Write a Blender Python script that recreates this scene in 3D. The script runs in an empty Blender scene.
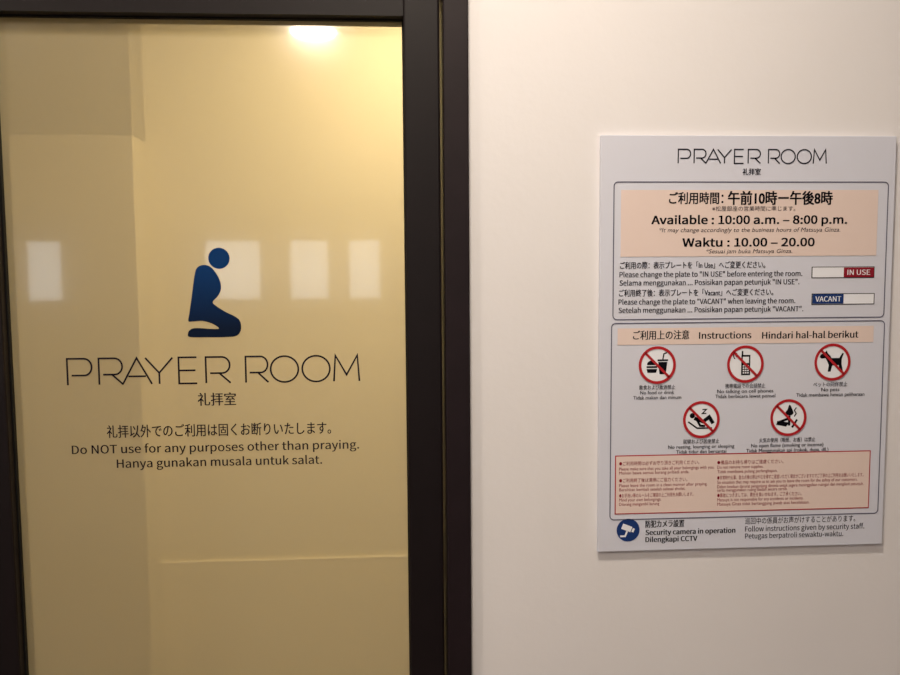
import bpy, bmesh, math, os
from mathutils import Vector, Matrix
scene=bpy.context.scene
scene.view_settings.view_transform='Standard'
# ---------------- camera geometry ----------------
F=720.0; D=1.02; EYE=1.59
d=Vector((75,10000,720)).normalized()
rx=Vector((13000,0,720)); rx.y=-(75*13000+720*720)/10000; rx.normalize()
up=-d; nn=up.cross(rx)
CAM=Vector((0,-D,EYE))
def ray(u,v):
    c=Vector((u-450,v-337.5,F)); return Vector((c.dot(rx),c.dot(nn),c.dot(up)))
def U(u,v,Y=0.0):
    r=ray(u,v); t=(Y+D)/r.y; return CAM+r*t
cd=bpy.data.cameras.new('camera'); cam=bpy.data.objects.new('camera',cd); scene.collection.objects.link(cam)
cd.sensor_width=36; cd.lens=F/900*36; cd.clip_start=0.02
def ax(i): return Vector((rx[i],nn[i],up[i]))
R=Matrix((ax(0),-ax(1),-ax(2))).transposed().to_4x4()
cam.matrix_world=Matrix.Translation(CAM)@R
scene.camera=cam
# sans-serif face bundled with Blender itself (falls back to the built-in font)
FONT=None
try:
    fd=bpy.utils.system_resource('DATAFILES',path='fonts')
    for fn in sorted(os.listdir(fd)):
        if 'CJK' in fn: FONT=bpy.data.fonts.load(os.path.join(fd,fn)); break
except Exception as ex: print('font fallback',ex)
# ---------------- materials ----------------
def lin(c): return tuple(((x/255)/12.92 if x/255<=0.04045 else ((x/255+0.055)/1.055)**2.4) for x in c)+(1,)
def mat(name,col,rough=0.5,noise=0,scale=8,bump=0,metal=0,spec=0.5,bscale=None):
    m=bpy.data.materials.new(name); m.use_nodes=True; nt=m.node_tree; b=nt.nodes['Principled BSDF']
    b.inputs['Roughness'].default_value=rough; b.inputs['Metallic'].default_value=metal
    b.inputs['Specular IOR Level'].default_value=spec
    c=lin(col); b.inputs['Base Color'].default_value=c
    tc=nt.nodes.new('ShaderNodeTexCoord')
    if noise:
        n=nt.nodes.new('ShaderNodeTexNoise'); n.inputs['Scale'].default_value=scale; n.inputs['Detail'].default_value=4
        nt.links.new(tc.outputs['Object'],n.inputs['Vector'])
        r=nt.nodes.new('ShaderNodeValToRGB'); r.color_ramp.elements[0].position=0.3; r.color_ramp.elements[1].position=0.7
        r.color_ramp.elements[0].color=tuple(x*(1-noise) for x in c[:3])+(1,)
        r.color_ramp.elements[1].color=tuple(min(1,x*(1+noise)) for x in c[:3])+(1,)
        nt.links.new(n.outputs['Fac'],r.inputs['Fac']); nt.links.new(r.outputs['Color'],b.inputs['Base Color'])
    if bump:
        n2=nt.nodes.new('ShaderNodeTexNoise'); n2.inputs['Scale'].default_value=bscale or scale*10; n2.inputs['Detail'].default_value=5
        nt.links.new(tc.outputs['Object'],n2.inputs['Vector'])
        bp=nt.nodes.new('ShaderNodeBump'); bp.inputs['Strength'].default_value=bump; bp.inputs['Distance'].default_value=0.002
        nt.links.new(n2.outputs['Fac'],bp.inputs['Height']); nt.links.new(bp.outputs['Normal'],b.inputs['Normal'])
    return m
def emis(name,col,s):
    m=bpy.data.materials.new(name); m.use_nodes=True; nt=m.node_tree; nt.nodes.clear()
    e=nt.nodes.new('ShaderNodeEmission'); e.inputs[0].default_value=lin(col); e.inputs[1].default_value=s
    o=nt.nodes.new('ShaderNodeOutputMaterial'); nt.links.new(e.outputs[0],o.inputs[0]); return m
M_wall=mat('plaster_cream',(220,217,219),0.75,0.02,3,0.2,bscale=60)
M_wall2=mat('plaster_corridor',(182,176,178),0.8,0.02,3)
M_in=mat('plaster_yellow',(232,222,192),0.8,0.02,2)
M_part=mat('partition_olive',(140,132,110),0.8,0.03,2)
M_part2=mat('partition_tan',(194,184,156),0.8,0.03,2)
M_ceil=mat('ceiling_paint',(225,223,222),0.9,0.01,3)
M_floor=mat('floor_stone',(110,99,94),0.5,0.08,5)
M_frame=mat('dark_bronze_frame',(18,11,13),0.5,0.1,30,spec=0.2)
M_jamb=mat('dark_bronze_jamb',(27,18,22),0.5,0.1,30,spec=0.2)
M_gask=mat('rubber_gasket',(12,10,10),0.7,spec=0.2)
M_sign=mat('sign_panel_white',(206,208,221),0.4,0.01,5)
M_ink=mat('ink_dark',(22,20,34),0.7,spec=0.05)
M_peach=mat('ink_peach',(220,201,194),0.5,spec=0.2)
M_white=mat('ink_white',(228,230,238),0.5,spec=0.2)
M_red=mat('ink_red',(172,34,42),0.5,spec=0.2)
M_dred=mat('ink_crimson',(135,22,40),0.5,spec=0.2)
M_blue=mat('ink_blue',(26,54,112),0.5,spec=0.2)
M_black=mat('ink_black',(14,14,20),0.7,spec=0.05)
M_grey=mat('ink_outline',(82,82,104),0.6)
M_metal=mat('brushed_steel',(150,148,145),0.3,metal=1)
M_lamp=emis('lamp_glow',(255,240,219),255)
M_lamp2=emis('lamp_glow_inner',(255,233,190),205)
M_film=bpy.data.materials.new('filmed_glass'); M_film.use_nodes=True; nt=M_film.node_tree; nt.nodes.clear()
N=nt.nodes.new; L=nt.links.new
tr=N('ShaderNodeBsdfTransparent'); tr.inputs[0].default_value=(0.94,0.93,0.90,1)
tl=N('ShaderNodeBsdfTranslucent'); tl.inputs[0].default_value=lin((235,222,184))
df=N('ShaderNodeBsdfDiffuse'); df.inputs[0].default_value=lin((208,195,165))
m1=N('ShaderNodeMixShader'); m1.inputs[0].default_value=0.55; L(tl.outputs[0],m1.inputs[1]); L(df.outputs[0],m1.inputs[2])
m2=N('ShaderNodeMixShader'); m2.inputs[0].default_value=0.42; L(tr.outputs[0],m2.inputs[1]); L(m1.outputs[0],m2.inputs[2])
g1=N('ShaderNodeBsdfGlossy'); g1.inputs['Roughness'].default_value=0.035
g2=N('ShaderNodeBsdfGlossy'); g2.inputs['Roughness'].default_value=0.13
m3=N('ShaderNodeMixShader'); m3.inputs[0].default_value=0.42; L(g1.outputs[0],m3.inputs[1]); L(g2.outputs[0],m3.inputs[2])
fr=N('ShaderNodeFresnel'); fr.inputs[0].default_value=1.6
mx=N('ShaderNodeMixShader'); o=N('ShaderNodeOutputMaterial')
L(fr.outputs[0],mx.inputs[0]); L(m2.outputs[0],mx.inputs[1]); L(m3.outputs[0],mx.inputs[2]); L(mx.outputs[0],o.inputs[0])
M_glass=bpy.data.materials.new('window_glass'); M_glass.use_nodes=True; nt=M_glass.node_tree; nt.nodes.clear()
tr=nt.nodes.new('ShaderNodeBsdfTransparent'); gl=nt.nodes.new('ShaderNodeBsdfGlossy'); gl.inputs['Roughness'].default_value=0.03
fr=nt.nodes.new('ShaderNodeFresnel'); mx=nt.nodes.new('ShaderNodeMixShader'); o=nt.nodes.new('ShaderNodeOutputMaterial')
nt.links.new(fr.outputs[0],mx.inputs[0]); nt.links.new(tr.outputs[0],mx.inputs[1]); nt.links.new(gl.outputs[0],mx.inputs[2]); nt.links.new(mx.outputs[0],o.inputs[0])
M_fig=mat('ink_navy_painted_sheen',(20,40,80),0.6,spec=0.05); nt=M_fig.node_tree; b=nt.nodes['Principled BSDF']  # navy ink; reflected blue painted into its base colour, stronger towards the top
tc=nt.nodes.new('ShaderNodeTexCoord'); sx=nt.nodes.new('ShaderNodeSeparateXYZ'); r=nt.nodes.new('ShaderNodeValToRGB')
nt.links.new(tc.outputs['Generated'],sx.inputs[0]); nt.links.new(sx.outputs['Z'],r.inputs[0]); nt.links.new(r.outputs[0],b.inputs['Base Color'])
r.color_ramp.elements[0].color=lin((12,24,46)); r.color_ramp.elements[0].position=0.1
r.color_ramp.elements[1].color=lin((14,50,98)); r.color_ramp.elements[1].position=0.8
# ---------------- builders ----------------
def empty(name,loc):
    e=bpy.data.objects.new(name,None); e.location=loc; e.empty_display_size=0.1; scene.collection.objects.link(e); return e
def addobj(name,me,parent=None):
    ob=bpy.data.objects.new(name,me); scene.collection.objects.link(ob)
    if parent is not None:
        ob.parent=parent; ob.matrix_parent_inverse=Matrix.Translation(-Vector(parent.location))
    return ob
def boxes(name,bl,mats,parent=None,bevel=0):
    me=bpy.data.meshes.new(name); bm=bmesh.new()
    if not isinstance(mats,list): mats=[mats]
    for bx in bl:
        (x0,x1,y0,y1,z0,z1)=bx[:6]; mi=bx[6] if len(bx)>6 else 0
        g=bmesh.ops.create_cube(bm,size=1); vs=g['verts']
        for v in vs: v.co=Vector(((x0+x1)/2+v.co.x*(x1-x0),(y0+y1)/2+v.co.y*(y1-y0),(z0+z1)/2+v.co.z*(z1-z0)))
        for f in {f for v in vs for f in v.link_faces}: f.material_index=mi
        if bevel:
            es=list({e for v in vs for e in v.link_edges})
            bmesh.ops.bevel(bm,geom=es,offset=bevel,segments=2,affect='EDGES',profile=0.5)
    bm.to_mesh(me); bm.free()
    for m in mats: me.materials.append(m)
    return addobj(name,me,parent)
class Art:
    def __init__(s,parent,Y): s.p=parent; s.Y=Y; s.L={}
    def poly(s,part,m,lvl,verts,faces):
        V,Fc,_=s.L.setdefault((part,m.name),([],[],m)); o=len(V)
        V.extend([(x,s.Y-0.00025*lvl-0.0003,z) for x,z in verts]); Fc.extend([tuple(i+o for i in f) for f in faces])
    def flush(s):
        for (part,mn),(V,Fc,m) in s.L.items():
            me=bpy.data.meshes.new(part); me.from_pydata(V,[],Fc); me.materials.append(m)
            addobj(part,me,s.p)
    def W(s,u,v):
        p=U(u,v,s.Y); return (p.x,p.z)
    def shape(s,part,m,lvl,pts):
        s.poly(part,m,lvl,pts,[tuple(range(len(pts)))])
    def rect(s,part,m,lvl,a,b_):
        x0,z0=s.W(*a); x1,z1=s.W(*b_); s.shape(part,m,lvl,[(x0,z1),(x1,z1),(x1,z0),(x0,z0)])
    def stroke(s,part,m,lvl,pts,w,closed=False):
        P=[Vector(p) for p in pts]; n=len(P); L=[];Rr=[]
        for i in range(n):
            if closed or 0<i<n-1:
                a=(P[i]-P[i-1]).normalized(); b_=(P[(i+1)%n]-P[i]).normalized()
            elif i==0: a=b_=(P[1]-P[0]).normalized()
            else: a=b_=(P[i]-P[i-1]).normalized()
            na=Vector((-a.y,a.x)); nb=Vector((-b_.y,b_.x)); mm=(na+nb)
            if mm.length<1e-6: mm=na
            mm.normalize(); k=max(0.35,mm.dot(na)); o=mm*(w/2/k)
            L.append(P[i]+o); Rr.append(P[i]-o)
        V=[tuple(p) for p in L+Rr]; Fc=[(i,(i+1)%n,(i+1)%n+n,i+n) for i in range(n if closed else n-1)]
        s.poly(part,m,lvl,V,Fc)
    def rrect(s,part,m,lvl,a,b_,r,w):
        x0,z0=s.W(*a); x1,z1=s.W(*b_); pts=[]
        for cx,cz,st in((x1-r,z0-r,0),(x0+r,z0-r,90),(x0+r,z1+r,180),(x1-r,z1+r,270)):
            for k in range(7):
                t=math.radians(st+k*15); pts.append((cx+r*math.cos(t),cz+r*math.sin(t)))
        s.stroke(part,m,lvl,pts,w,True)
    def text(s,part,m,lvl,body,x0,x1,yc,cap,bold=0.0,shear=0):
        a=s.W(x0,yc); c=s.W(x1,yc); mid=((a[0]+c[0])/2,(a[1]+c[1])/2)
        px=(c[0]-a[0])/(x1-x0)
        fancy=FONT is not None and cap>=4.9 and all(ord(ch)<0x2100 for ch in body)
        V,Fc,(bx0,bx1)=mesh_text(body,shear,fancy)
        sz=cap*px/(CAPF if fancy else CAP); sc=(c[0]-a[0])/(bx1-bx0); zb=mid[1]-cap*px/2
        if bold<=0: offs=[(0,0)]
        elif bold<0.5: offs=[(-.5,0),(.5,0)]
        else: offs=[(-.5,-.3),(.5,-.3),(0,.3),(-.5,.3),(.5,.3)]
        for i,(ox,oz) in enumerate(offs):
            s.poly(part,m,lvl+i*0.08,[(a[0]+(x-bx0)*sc+ox*bold*px,zb+y*sz+oz*bold*px) for x,y in V],Fc)
def mesh_text(body,shear=0,fancy=False):
    cu=bpy.data.curves.new('t','FONT'); cu.body=body; cu.size=1; cu.resolution_u=3; cu.shear=shear
    if fancy: cu.font=FONT
    ob=bpy.data.objects.new('t',cu); scene.collection.objects.link(ob)
    dg=bpy.context.evaluated_depsgraph_get(); dg.update()
    me=bpy.data.meshes.new_from_object(ob.evaluated_get(dg))
    V=[(v.co.x,v.co.y) for v in me.vertices]; Fc=[tuple(p.vertices) for p in me.polygons]
    bpy.data.objects.remove(ob); bpy.data.curves.remove(cu); bpy.data.meshes.remove(me)
    if not V: print('NO GLYPH',body); return [(0,0),(1,0),(1,.1)],[(0,1,2)],(0,1)
    xs=[p[0] for p in V]; return V,Fc,(min(xs),max(xs))
CAP=max(p[1] for p in mesh_text('H')[0])*0.92
CAPF=max(p[1] for p in mesh_text('H',0,FONT is not None)[0])
def arc(cx,cy,r,a0,a1,n=10,ry=None):
    ry=ry or r; return [(cx+r*math.cos(math.radians(a0+(a1-a0)*i/n)),cy+ry*math.sin(math.radians(a0+(a1-a0)*i/n))) for i in range(n+1)]
GL={
 'P':[[(0.04,0),(0.04,1),(0.7,1)]+arc(0.7,0.68,0.3,90,-90,12,0.32)[1:]+[(0.2,0.36)]],
 'R':[[(0.04,0),(0.04,1),(0.66,1)]+arc(0.66,0.69,0.3,90,-90,12,0.31)[1:]+[(0.2,0.38)],[(0.55,0.38),(0.98,0)]],
 'A':[[(0,0),(0.5,1),(1,0)],[(0.2,0.3),(0.8,0.3)]],
 'Y':[[(0,1),(0.5,0.42),(1,1)],[(0.5,0.42),(0.5,0)]],
 'E':[[(0.95,1),(0.05,1),(0.05,0),(0.95,0)],[(0.05,0.5),(0.88,0.5)]],
 'O':[arc(0.5,0.5,0.5,0,360,36)[:-1]],
 'M':[[(0,0),(0.07,1),(0.5,0.25),(0.93,1),(1,0)]]}
def display(art,part,m,lvl,x0,x1,y0,y1,w):
    ex=[('P',0,25),('R',31,56),('A',55,84),('Y',78,105),('E',110,130),('R',137,163),('R',177,201),('O',203,231),('O',235,263),('M',267,293)]
    a=art.W(x0,y1); b_=art.W(x1,y1); t=art.W((x0+x1)/2,y0); bb=art.W((x0+x1)/2,y1)
    k=(b_[0]-a[0])/293; h=t[1]-bb[1]
    for ch,g0,g1 in ex:
        for st in GL[ch]:
            pts=[(a[0]+(g0+p[0]*(g1-g0))*k,bb[1]+p[1]*h) for p in st]
            art.stroke(part,m,lvl,pts,w,ch=='O')
# ---------------- key positions ----------------
YG=0.03
CE=2.70
xr=0.5*(U(403,22,YG).x+U(411,675,YG).x)
xl=0.5*(U(-6,20,YG).x+U(29,675,YG).x)
zt=U(200,19,YG).z
YJ=-0.018
xs=0.5*(U(440,20,0.008).x+U(444,670,0.008).x)
xj=0.5*(U(468,5,YJ).x+U(472,670,YJ).x)
SW=xs-xr
xo=xl-SW-0.004
jw=xj-xs-0.004
# ---------------- shell ----------------
X0,X1,Y0=-2.6,2.6,-3.3
zh=zt+SW+0.004
wopenL=xo-0.006; wopenR=xs+0.01; wopenT=zh+0.006
boxes('wall_front',[(wopenR,X1,0,0.12,0,CE),(X0,wopenL,0,0.12,0,CE),(wopenL,wopenR,0,0.12,wopenT,CE)],M_wall)
boxes('floor',[(X0-.12,X1+.12,Y0-.12,2.0,-0.1,0)],M_floor)
boxes('ceiling',[(X0-.12,X1+.12,Y0-.12,2.0,CE,CE+.1)],M_ceil)
boxes('wall_left',[(X0-.12,X0,Y0,1.72,0,CE)],M_wall2)
boxes('wall_right',[(X1,X1+.12,Y0,1.72,0,CE)],M_wall2)
YB=1.5
YP=1.38
xp=U(134,200,YP).x; zp=U(70,133,YP).z
boxes('wall_back',[(X0,X1,YB,YB+.12,0,CE)],M_in)
boxes('wall_inner_side',[(0.75,0.83,.12,YB,0,CE)],M_in)
Yv=2*YG-Y0
wins=[(18,62),(200,262),(286,330),(346,382)]
zr0=U(200,302,Yv).z; zr1=U(200,238,Yv).z
edges=[]
for a,b_ in wins: edges.append((U(a,270,Yv).x,U(b_,270,Yv).x))
bl=[(X0,X1,Y0-.12,Y0,0,zr0),(X0,X1,Y0-.12,Y0,zr1,CE)]
px_=X0
for a,b_ in edges: bl.append((px_,a,Y0-.12,Y0,zr0,zr1)); px_=b_
bl.append((px_,X1,Y0-.12,Y0,zr0,zr1))
boxes('wall_rear',bl,M_wall2)
for i,(a,b_) in enumerate(edges):
    t=0.015
    boxes('window_%d'%(i+1),[(a,a+t,Y0-.08,Y0-.02,zr0,zr1),(b_-t,b_,Y0-.08,Y0-.02,zr0,zr1),(a+t,b_-t,Y0-.08,Y0-.02,zr0,zr0+t),(a+t,b_-t,Y0-.08,Y0-.02,zr1-t,zr1),
      (a+t,b_-t,Y0-.052,Y0-.048,zr0+t,zr1-t,1)],[M_frame,M_glass])
pp=empty('partition_cabinet',((X0+xp)/2,YP+.06,0))
boxes('lower_body',[(X0,xp,YP,YB,0.0,zp-0.004)],M_part2,pp)
boxes('upper_body',[(X0,xp,YP+0.004,YB,zp,CE)],M_part,pp)
YW=1.488
zb=U(200,562,YW).z
boxes('wall_wainscot',[(xp+.001,0.75,YW,YB,0,zb)],M_in,None)
# ---------------- door ----------------
door=empty('door_1',((xl+xr)/2,YG,0))
yf,yb=0.008,0.052
boxes('stile_right',[(xr,xs,yf,yb,0.01,zt+SW)],M_frame,door,0.003)
boxes('stile_left',[(xl-SW,xl,yf,yb,0.01,zt+SW)],M_frame,door,0.003)
boxes('top_rail',[(xl,xr,yf,yb,zt,zt+SW)],M_frame,door)
boxes('bottom_rail',[(xl,xr,yf,yb,0.01,0.2)],M_frame,door)
gk=0.002
boxes('gasket',[(xr-gk,xr,YG-.008,YG-.002,.2,zt),(xl,xl+gk,YG-.008,YG-.002,.2,zt),(xl,xr,YG-.008,YG-.002,zt-gk,zt)],M_gask,door)
me=bpy.data.meshes.new('glass_sheet'); me.from_pydata([(xl,YG,.2),(xr,YG,.2),(xr,YG,zt),(xl,YG,zt)],[],[(0,1,2,3)]); me.materials.append(M_film); addobj('glass_sheet',me,door)
xh=xr+SW*.5
boxes('handle',[(xh-.01,xh+.01,yf-.012,yf,.86,.92),(xh-.01,xh+.01,yf-.05,yf-.03,.84,.94),(xh-.006,xh+.006,yf-.035,yf-.01,.875,.905)],M_metal,door,0.003)
boxes('trim_1',[(xs+.004,xj,YJ,0.0,0,zh+jw),(wopenL-jw,xo,YJ,0,0,zh+jw),(xo,xs+.004,YJ,0,zh,zh+jw),
   (xs+.004,wopenR,0,.12,0,zh),(wopenL,xo,0,.12,0,zh)],M_jamb,None,0.002)
boxes('baseboard_front',[(xj+.002,X1,-.012,0,0,.08),(X0,wopenL-jw-.002,-.012,0,0,.08)],M_frame)
A=Art(door,YG-0.0005)
cw=A.W(1,300)[0]-A.W(0,300)[0]
display(A,'lettering_title',M_ink,1,67,359.5,357,383,1.8*cw)
A.text('lettering_notice',M_ink,1,'礼拝室',198,236,400,9,0.4)
A.text('lettering_notice',M_ink,1,'礼拝以外でのご利用は固くお断りいたします。',107,331,430.5,8.8,0.3)
A.text('lettering_notice',M_ink,1,'Do NOT use for any purposes other than praying.',72,359,447,8.6,0.3)
A.text('lettering_notice',M_ink,1,'Hanya gunakan musala untuk salat.',117,322,461.5,8.6,0.3)
def sm(pts,n=6):
    out=[];N=len(pts)
    for i in range(N):
        p0,p1,p2,p3=[Vector(pts[(i+k)%N]) for k in(-1,0,1,2)]
        for j in range(n):
            t=j/n; out.append(tuple(0.5*((2*p1)+(p2-p0)*t+(2*p0-5*p1+4*p2-p3)*t*t+(3*p1-p0-3*p2+p3)*t**3)))
    return out
body=[(203,265),(197,268),(194.5,276),(192,295),(189.5,313),(188.5,321),(193,321.5),(203,321),(213,324),(219,328.5),(210,328.8),(196,328),(190,330),(188,334),(190,337),(205,337.3),(228,337),(237,335.5),(241,330),(240.5,322),(236,317),(225,311.5),(215,305),(213,301.5),(218,296),(221,289),(220,281),(216,273),(210,266.5)]
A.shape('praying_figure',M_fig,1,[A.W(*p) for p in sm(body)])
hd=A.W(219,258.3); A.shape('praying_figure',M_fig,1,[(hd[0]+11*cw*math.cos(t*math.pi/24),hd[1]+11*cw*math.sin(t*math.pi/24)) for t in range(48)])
A.flush()
# ---------------- notice sign ----------------
YS=-0.008
sx0=.5*(U(601,136,YS).x+U(598,551,YS).x); sx1=.5*(U(897,135,YS).x+U(882,545,YS).x)
sz1=.5*(U(601,136,YS).z+U(897,135,YS).z); sz0=.5*(U(598,551,YS).z+U(882,545,YS).z)
sign=empty('notice_sign',((sx0+sx1)/2,YS,(sz0+sz1)/2))
boxes('panel',[(sx0,sx1,YS,-0.0005,sz0,sz1)],M_sign,sign,0.0008)
S=Art(sign,YS)
k=S.W(751,300)[0]-S.W(750,300)[0]
T=lambda *a,**kw:S.text(*a,**kw)
display(S,'title',M_ink,1,677.5,826,149.5,163.5,1.15*k)
TX='text_block'
T(TX,M_ink,1,'礼拝室',742.5,760.5,172.3,4.4,0.4)
S.rrect('outline_box',M_grey,1,(614,182),(883.5,317),4*k,1.0*k)
S.rect('header_panel',M_peach,1,(621,190),(876,255.5))
T(TX,M_black,2,'ご利用時間：',669,723,199,7.8,0.5)
T(TX,M_black,2,'午前10時ー午後8時',728,832,199,8.8,0.8)
T(TX,M_ink,2,'※松屋銀座の営業時間に準じます。',712,795,209,3.4)
T(TX,M_black,2,'Available : 10:00 a.m. – 8:00 p.m.',651.5,846.5,219.8,7.8,0.7)
T(TX,M_ink,2,'*It may change accordingly to the business hours of Matsuya Ginza.',659,840,230,3.8,0,0.2)
T(TX,M_black,2,'Waktu : 10.00 – 20.00',682.5,814,242.3,7.8,0.7)
T(TX,M_ink,2,'*Sesuai jam buka Matsuya Ginza.',706,792,251.3,3.6,0,0.2)
B=0.25
T(TX,M_ink,1,'ご利用の際：表示プレートを「In Use」へご変更ください。',620,765,265.5,4.7,B)
T(TX,M_ink,1,'Please change the plate to "IN USE" before entering the room.',619.5,802,274,5,B)
T(TX,M_ink,1,'Selama menggunakan ... Posisikan papan petunjuk "IN USE".',619.5,799,282.3,5,B)
T(TX,M_ink,1,'ご利用終了後：表示プレートを「Vacant」へご変更ください。',619,773,293,4.7,B)
T(TX,M_ink,1,'Please change the plate to "VACANT" when leaving the room.',618.5,795,301.3,5,B)
T(TX,M_ink,1,'Setelah menggunakan ... Posisikan papan petunjuk "VACANT".',618.5,803,309.5,5,B)
def plate(y0,y1,right):
    S.rect('status_plate',M_black,1,(811.5,y0-.7),(874,y1+.7)); S.rect('status_plate',M_white,2,(812.3,y0),(873.2,y1))
    if right:
        S.rect('status_plate',M_dred,3,(843.5,y0),(873.2,y1)); T('status_plate',M_white,4,'IN USE',847,869.5,(y0+y1)/2,5,B)
    else:
        S.rect('status_plate',M_blue,3,(812.3,y0),(843,y1)); T('status_plate',M_white,4,'VACANT',815,840.5,(y0+y1)/2,5,B)
plate(267.5,277,True); plate(294.3,303.5,False)
S.rrect('outline_box',M_grey,1,(611.5,323.5),(877.5,513),4*k,1.0*k)
S.rect('header_panel',M_peach,1,(617.5,328.5),(873,342))
T(TX,M_black,2,'ご利用上の注意',633,689,335.6,6.2,0.4)
T(TX,M_black,2,'Instructions',699,751,335.2,6.4,0.45)
T(TX,M_black,2,'Hindari hal-hal berikut',762,858,334.8,6.4,0.45)
IC='prohibition_icons'
def icon(cx,cy,fn,r=18.5):
    w=S.W(cx,cy); X=lambda x,y:(w[0]+x*k,w[1]+y*k)
    disc=lambda R,x=0,y=0,n=48:[X(x+R*math.cos(2*math.pi*t/n),y+R*math.sin(2*math.pi*t/n)) for t in range(n)]
    S.shape(IC,M_white,1,disc(r))
    fn(X,disc)
    S.stroke(IC,M_red,4,disc(r-1.4,n=64),2.7*k,True)
    q=r*0.7-1; S.stroke(IC,M_red,4,[X(-q,q),X(q,-q)],2.4*k)
def P(X,pts,m=M_black,l=2): S.shape(IC,m,l,[X(*p) for p in pts])
def St(X,pts,w,m=M_black,l=2,c=False): S.stroke(IC,m,l,[X(*p) for p in pts],w*k,c)
def food(X,disc):
    P(X,[(-10,0)]+[(-10+4.8*(1-math.cos(math.pi*t/10)),1+3.5*math.sin(math.pi*t/10)) for t in range(11)]+[(-.4,0)])
    P(X,[(-10.5,-1),(0,-1),(0,-2.8),(-10.5,-2.8)]); P(X,[(-10.5,-3.8),(0,-3.8),(-1,-7.5),(-9.5,-7.5)])
    P(X,[(1,3),(10,3),(8.6,-9),(2.4,-9)]); P(X,[(.3,5.5),(10.7,5.5),(10.7,3.8),(.3,3.8)]); St(X,[(5.5,5),(6.5,11),(9.5,12)],1.2)
def phone(X,disc):
    P(X,[(-4,9),(5,9),(5,-11),(-4,-11)]); St(X,[(-3,8),(-3,13)],1.6)
    P(X,[(-2.6,7.2),(3.6,7.2),(3.6,1),(-2.6,1)],M_white,3)
    for i in range(3):
        for j in range(4):
            x=-2.4+i*2.2; y=-1-j*2.3; P(X,[(x,y),(x+1.5,y),(x+1.5,y-1.4),(x,y-1.4)],M_white,3)
    for rr in(3,5.5): St(X,[(-6.5-rr*math.cos(a),9+rr*math.sin(a)) for a in(-.8,-.4,0,.4,.8)],1)
def dog(X,disc):
    P(X,[(-13,5),(-12,7.5),(-8,9.5),(-6,11.5),(-5,9),(-2,6),(-1,4),(7,4),(10,9),(11.5,8.5),(9.5,3),(9.5,-2),(11,-9),(8,-9),(6.5,-3),(0,-3.5),(-1.5,-9.5),(-4.5,-9.5),(-3.5,-3),(-5.5,1.5),(-7,4),(-11,3.5)])
def rest(X,disc):
    S.shape(IC,M_black,2,disc(2.6,-9,4,20))
    St(X,[(-7,1.5),(2,-2),(8,2.5),(12,-4)],3.6); St(X,[(-5,1),(-1,-6),(4,-6.5)],2.2); St(X,[(-13,-2),(-4,-8.5),(11,-8.5)],1.5)
    St(X,[(1,10),(5,10),(1,6),(5,6)],1.1)
def fire(X,disc):
    St(X,[(-11,-5),(0,-1)],2.4); P(X,[(-12,-7),(-2,-9),(1,-5),(-4,-4),(-11,-3)])
    St(X,[(1,-8),(1,2)],2.4); St(X,[(4,-10),(9,-2)],2)
    P(X,sm([(1,2),(-3,5),(-1,8),(1,13),(4,8),(5,4)],4)); St(X,[(6,1),(8,4),(6,7),(8,10)],1.1)
icon(657,365,food); icon(745,364,phone); icon(832,362,dog); icon(701,419.5,rest); icon(788,417.5,fire)
def cap3(cx,y,ls):
    for i,(t,w) in enumerate(ls): T(TX,M_ink,2,t,cx-w/2,cx+w/2,y+i*5,3.1,0.1)
cap3(657,387.5,[('飲食および飲酒禁止',36),('No food or drink',34),('Tidak makan dan minum',48)])
cap3(745,386,[('携帯電話での会話禁止',40),('No talking on cell phones',56),('Tidak berbicara lewat ponsel',60)])
cap3(830,384.5,[('ペットの同伴禁止',34),('No pets',18),('Tidak membawa hewan peliharaan',68)])
cap3(701,441.5,[('就寝および居座禁止',36),('No resting, lounging or sleeping',66),('Tidak tidur dan bersantai',50)])
cap3(787,440,[('火気の使用（喫煙、お香）は禁止',56),('No open flame (smoking or incense)',72),('Tidak Menggunakan api (rokok, dupa, dll.)',82)])
S.rect('rules_panel',M_red,1,(615,455.5),(868.5,508)); S.rect('rules_panel',M_peach,2,(616,456.5),(867.5,507))
RL=[(463,'●ご利用時間は必ずお守り頂きご利用ください。',80),(468,'Please make sure that you take all your belongings with you.',95),(472.3,'Mohon bawa semua barang pribadi anda.',70),
(480,'●ご利用終了後は清掃にご協力ください。',68),(484.6,'Please leave the room in a clean manner after praying.',88),(489,'Bersihkan kembali setelah selesai sholat.',66),
(495,'●お手洗い等のルールをご確認の上ご利用をお願いします。',74),(499.5,'Mind your own belongings.',42),(503.8,'Dilarang mengambil barang',40)]
for y,t,w in RL: T(TX,M_dred,3,t,619,619+w,y,2.8,0)
RR=[(462,'●備品のお持ち帰りはご遠慮ください。',66),(466.7,'Do not remove room supplies.',46),(471,'Tidak membawa pulang perlengkapan.',60),
(476.3,'●非常時や火事、急な点検の際はやむを得ずご退室いただく場合がございますのでご了承の上ご利用をお願いいたします。',146),(480.7,'So situation that may require us to ask you to leave the room for the safety of our customers.',140),(485,'Dalam keadaan darurat pengunjung diminta untuk segera meninggalkan ruangan dan mengikuti petunjuk.',146),(489.3,'serta menggunakan ruang ibadah secara tertib.',70),
(494.5,'●事故につきましては、責任を負いかねます。ご了承ください。',84),(498.8,'Matsuya is not responsible for any accidents or incidents.',86),(503,'Matsuya Ginza tidak bertanggung jawab atas kecelakaan.',92)]
for y,t,w in RR: T(TX,M_dred,3,t,717,717+w,y,2.8,0)
w=S.W(628,530); X=lambda x,y:(w[0]+x*k,w[1]+y*k)
S.shape('cctv_badge',M_blue,1,[X(11.5*math.cos(t*math.pi/24),11.5*math.sin(t*math.pi/24)) for t in range(48)])
def rot(pts,a,ox=0,oy=0): a=math.radians(a); return [X(ox+p[0]*math.cos(a)-p[1]*math.sin(a),oy+p[0]*math.sin(a)+p[1]*math.cos(a)) for p in pts]
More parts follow.
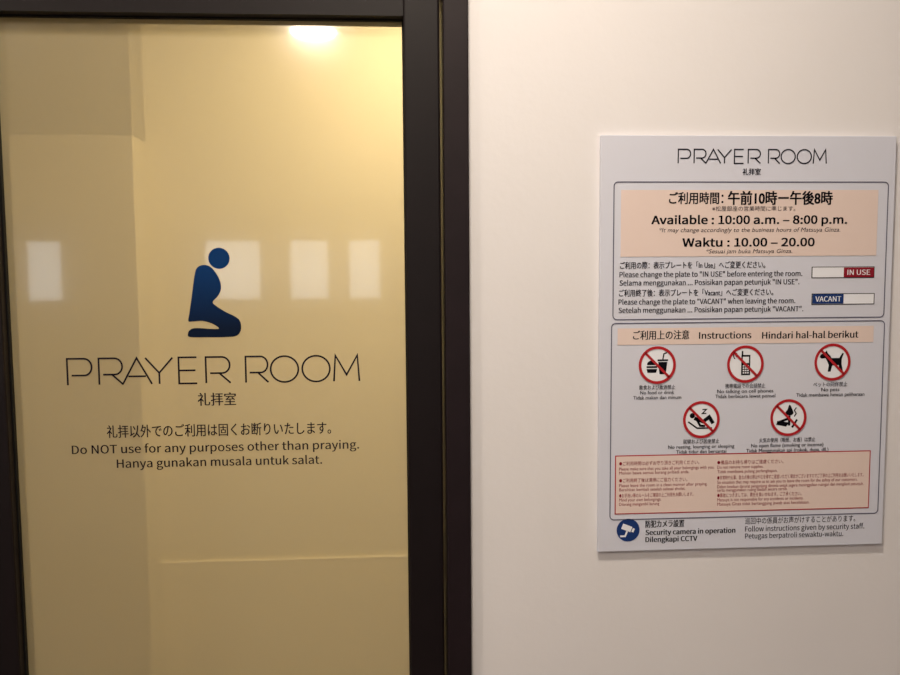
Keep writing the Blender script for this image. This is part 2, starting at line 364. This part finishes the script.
S.shape('cctv_badge',M_white,2,rot([(-6,-2.8),(4,-2.8),(4,2.8),(-6,2.8)],-22,-.5,2))
S.shape('cctv_badge',M_white,2,rot([(4.8,-2),(7,-2),(7,2),(4.8,2)],-22,-.5,2))
S.stroke('cctv_badge',M_white,2,[X(-1,-1),X(-3,-6),X(-8,-6)],1.8*k)
T(TX,M_black,1,'防犯カメラ設置',645.5,684,524,5,0.4)
T(TX,M_black,1,'Security camera in operation',645.5,735,531.2,5,0.45)
T(TX,M_black,1,'Dilengkapi CCTV',645.5,697,538.8,5,0.45)
T(TX,M_ink,1,'巡回中の係員がお声がけすることがあります。',745,855,520,4.4,0)
T(TX,M_ink,1,'Follow instructions given by security staff.',745,864,527.3,5,0.1)
T(TX,M_ink,1,'Petugas berpatroli sewaktu-waktu.',745,843,534.6,5,0.1)
S.flush()
# ---------------- lamps ----------------
def downlight(x,y,m,rad=0.095):
    e=empty('ceiling_downlight',(x,y,CE))
    r0,r1,z0=rad,rad+.014,CE-.006
    me=bpy.data.meshes.new('trim_ring'); bm=bmesh.new(); n=48
    prof=[(r0,CE-.0005),(r0,z0),(r0+.003,z0-.002),(r1-.003,z0-.001),(r1,CE-.0005)]
    rings=[[bm.verts.new((x+r*math.cos(2*math.pi*i/n),y+r*math.sin(2*math.pi*i/n),z)) for i in range(n)] for r,z in prof]
    for a,b_ in zip(rings,rings[1:]):
        for i in range(n): bm.faces.new((a[i],a[(i+1)%n],b_[(i+1)%n],b_[i]))
    bm.to_mesh(me); bm.free(); me.materials.append(M_white); addobj('trim_ring',me,e)
    me=bpy.data.meshes.new('diffuser')
    me.from_pydata([(x+rad*math.cos(-2*math.pi*i/n),y+rad*math.sin(-2*math.pi*i/n),CE-.003) for i in range(n)],[],[tuple(range(n))])
    me.materials.append(m); addobj('diffuser',me,e)
r=ray(313,31); t=(CE-EYE)/r.z; v=CAM+r*t
downlight(v.x,2*YG-v.y,M_lamp)
downlight(0.0,-0.7,M_lamp)  # unseen downlight, added to brighten the top of the wall
downlight(-1.6,-1.6,M_lamp)
downlight(0.05,1.0,M_lamp2)
wd=bpy.data.worlds.new('sky'); scene.world=wd; wd.use_nodes=True
bg=wd.node_tree.nodes['Background']; bg.inputs[0].default_value=(0.85,0.92,1,1); bg.inputs[1].default_value=6.5
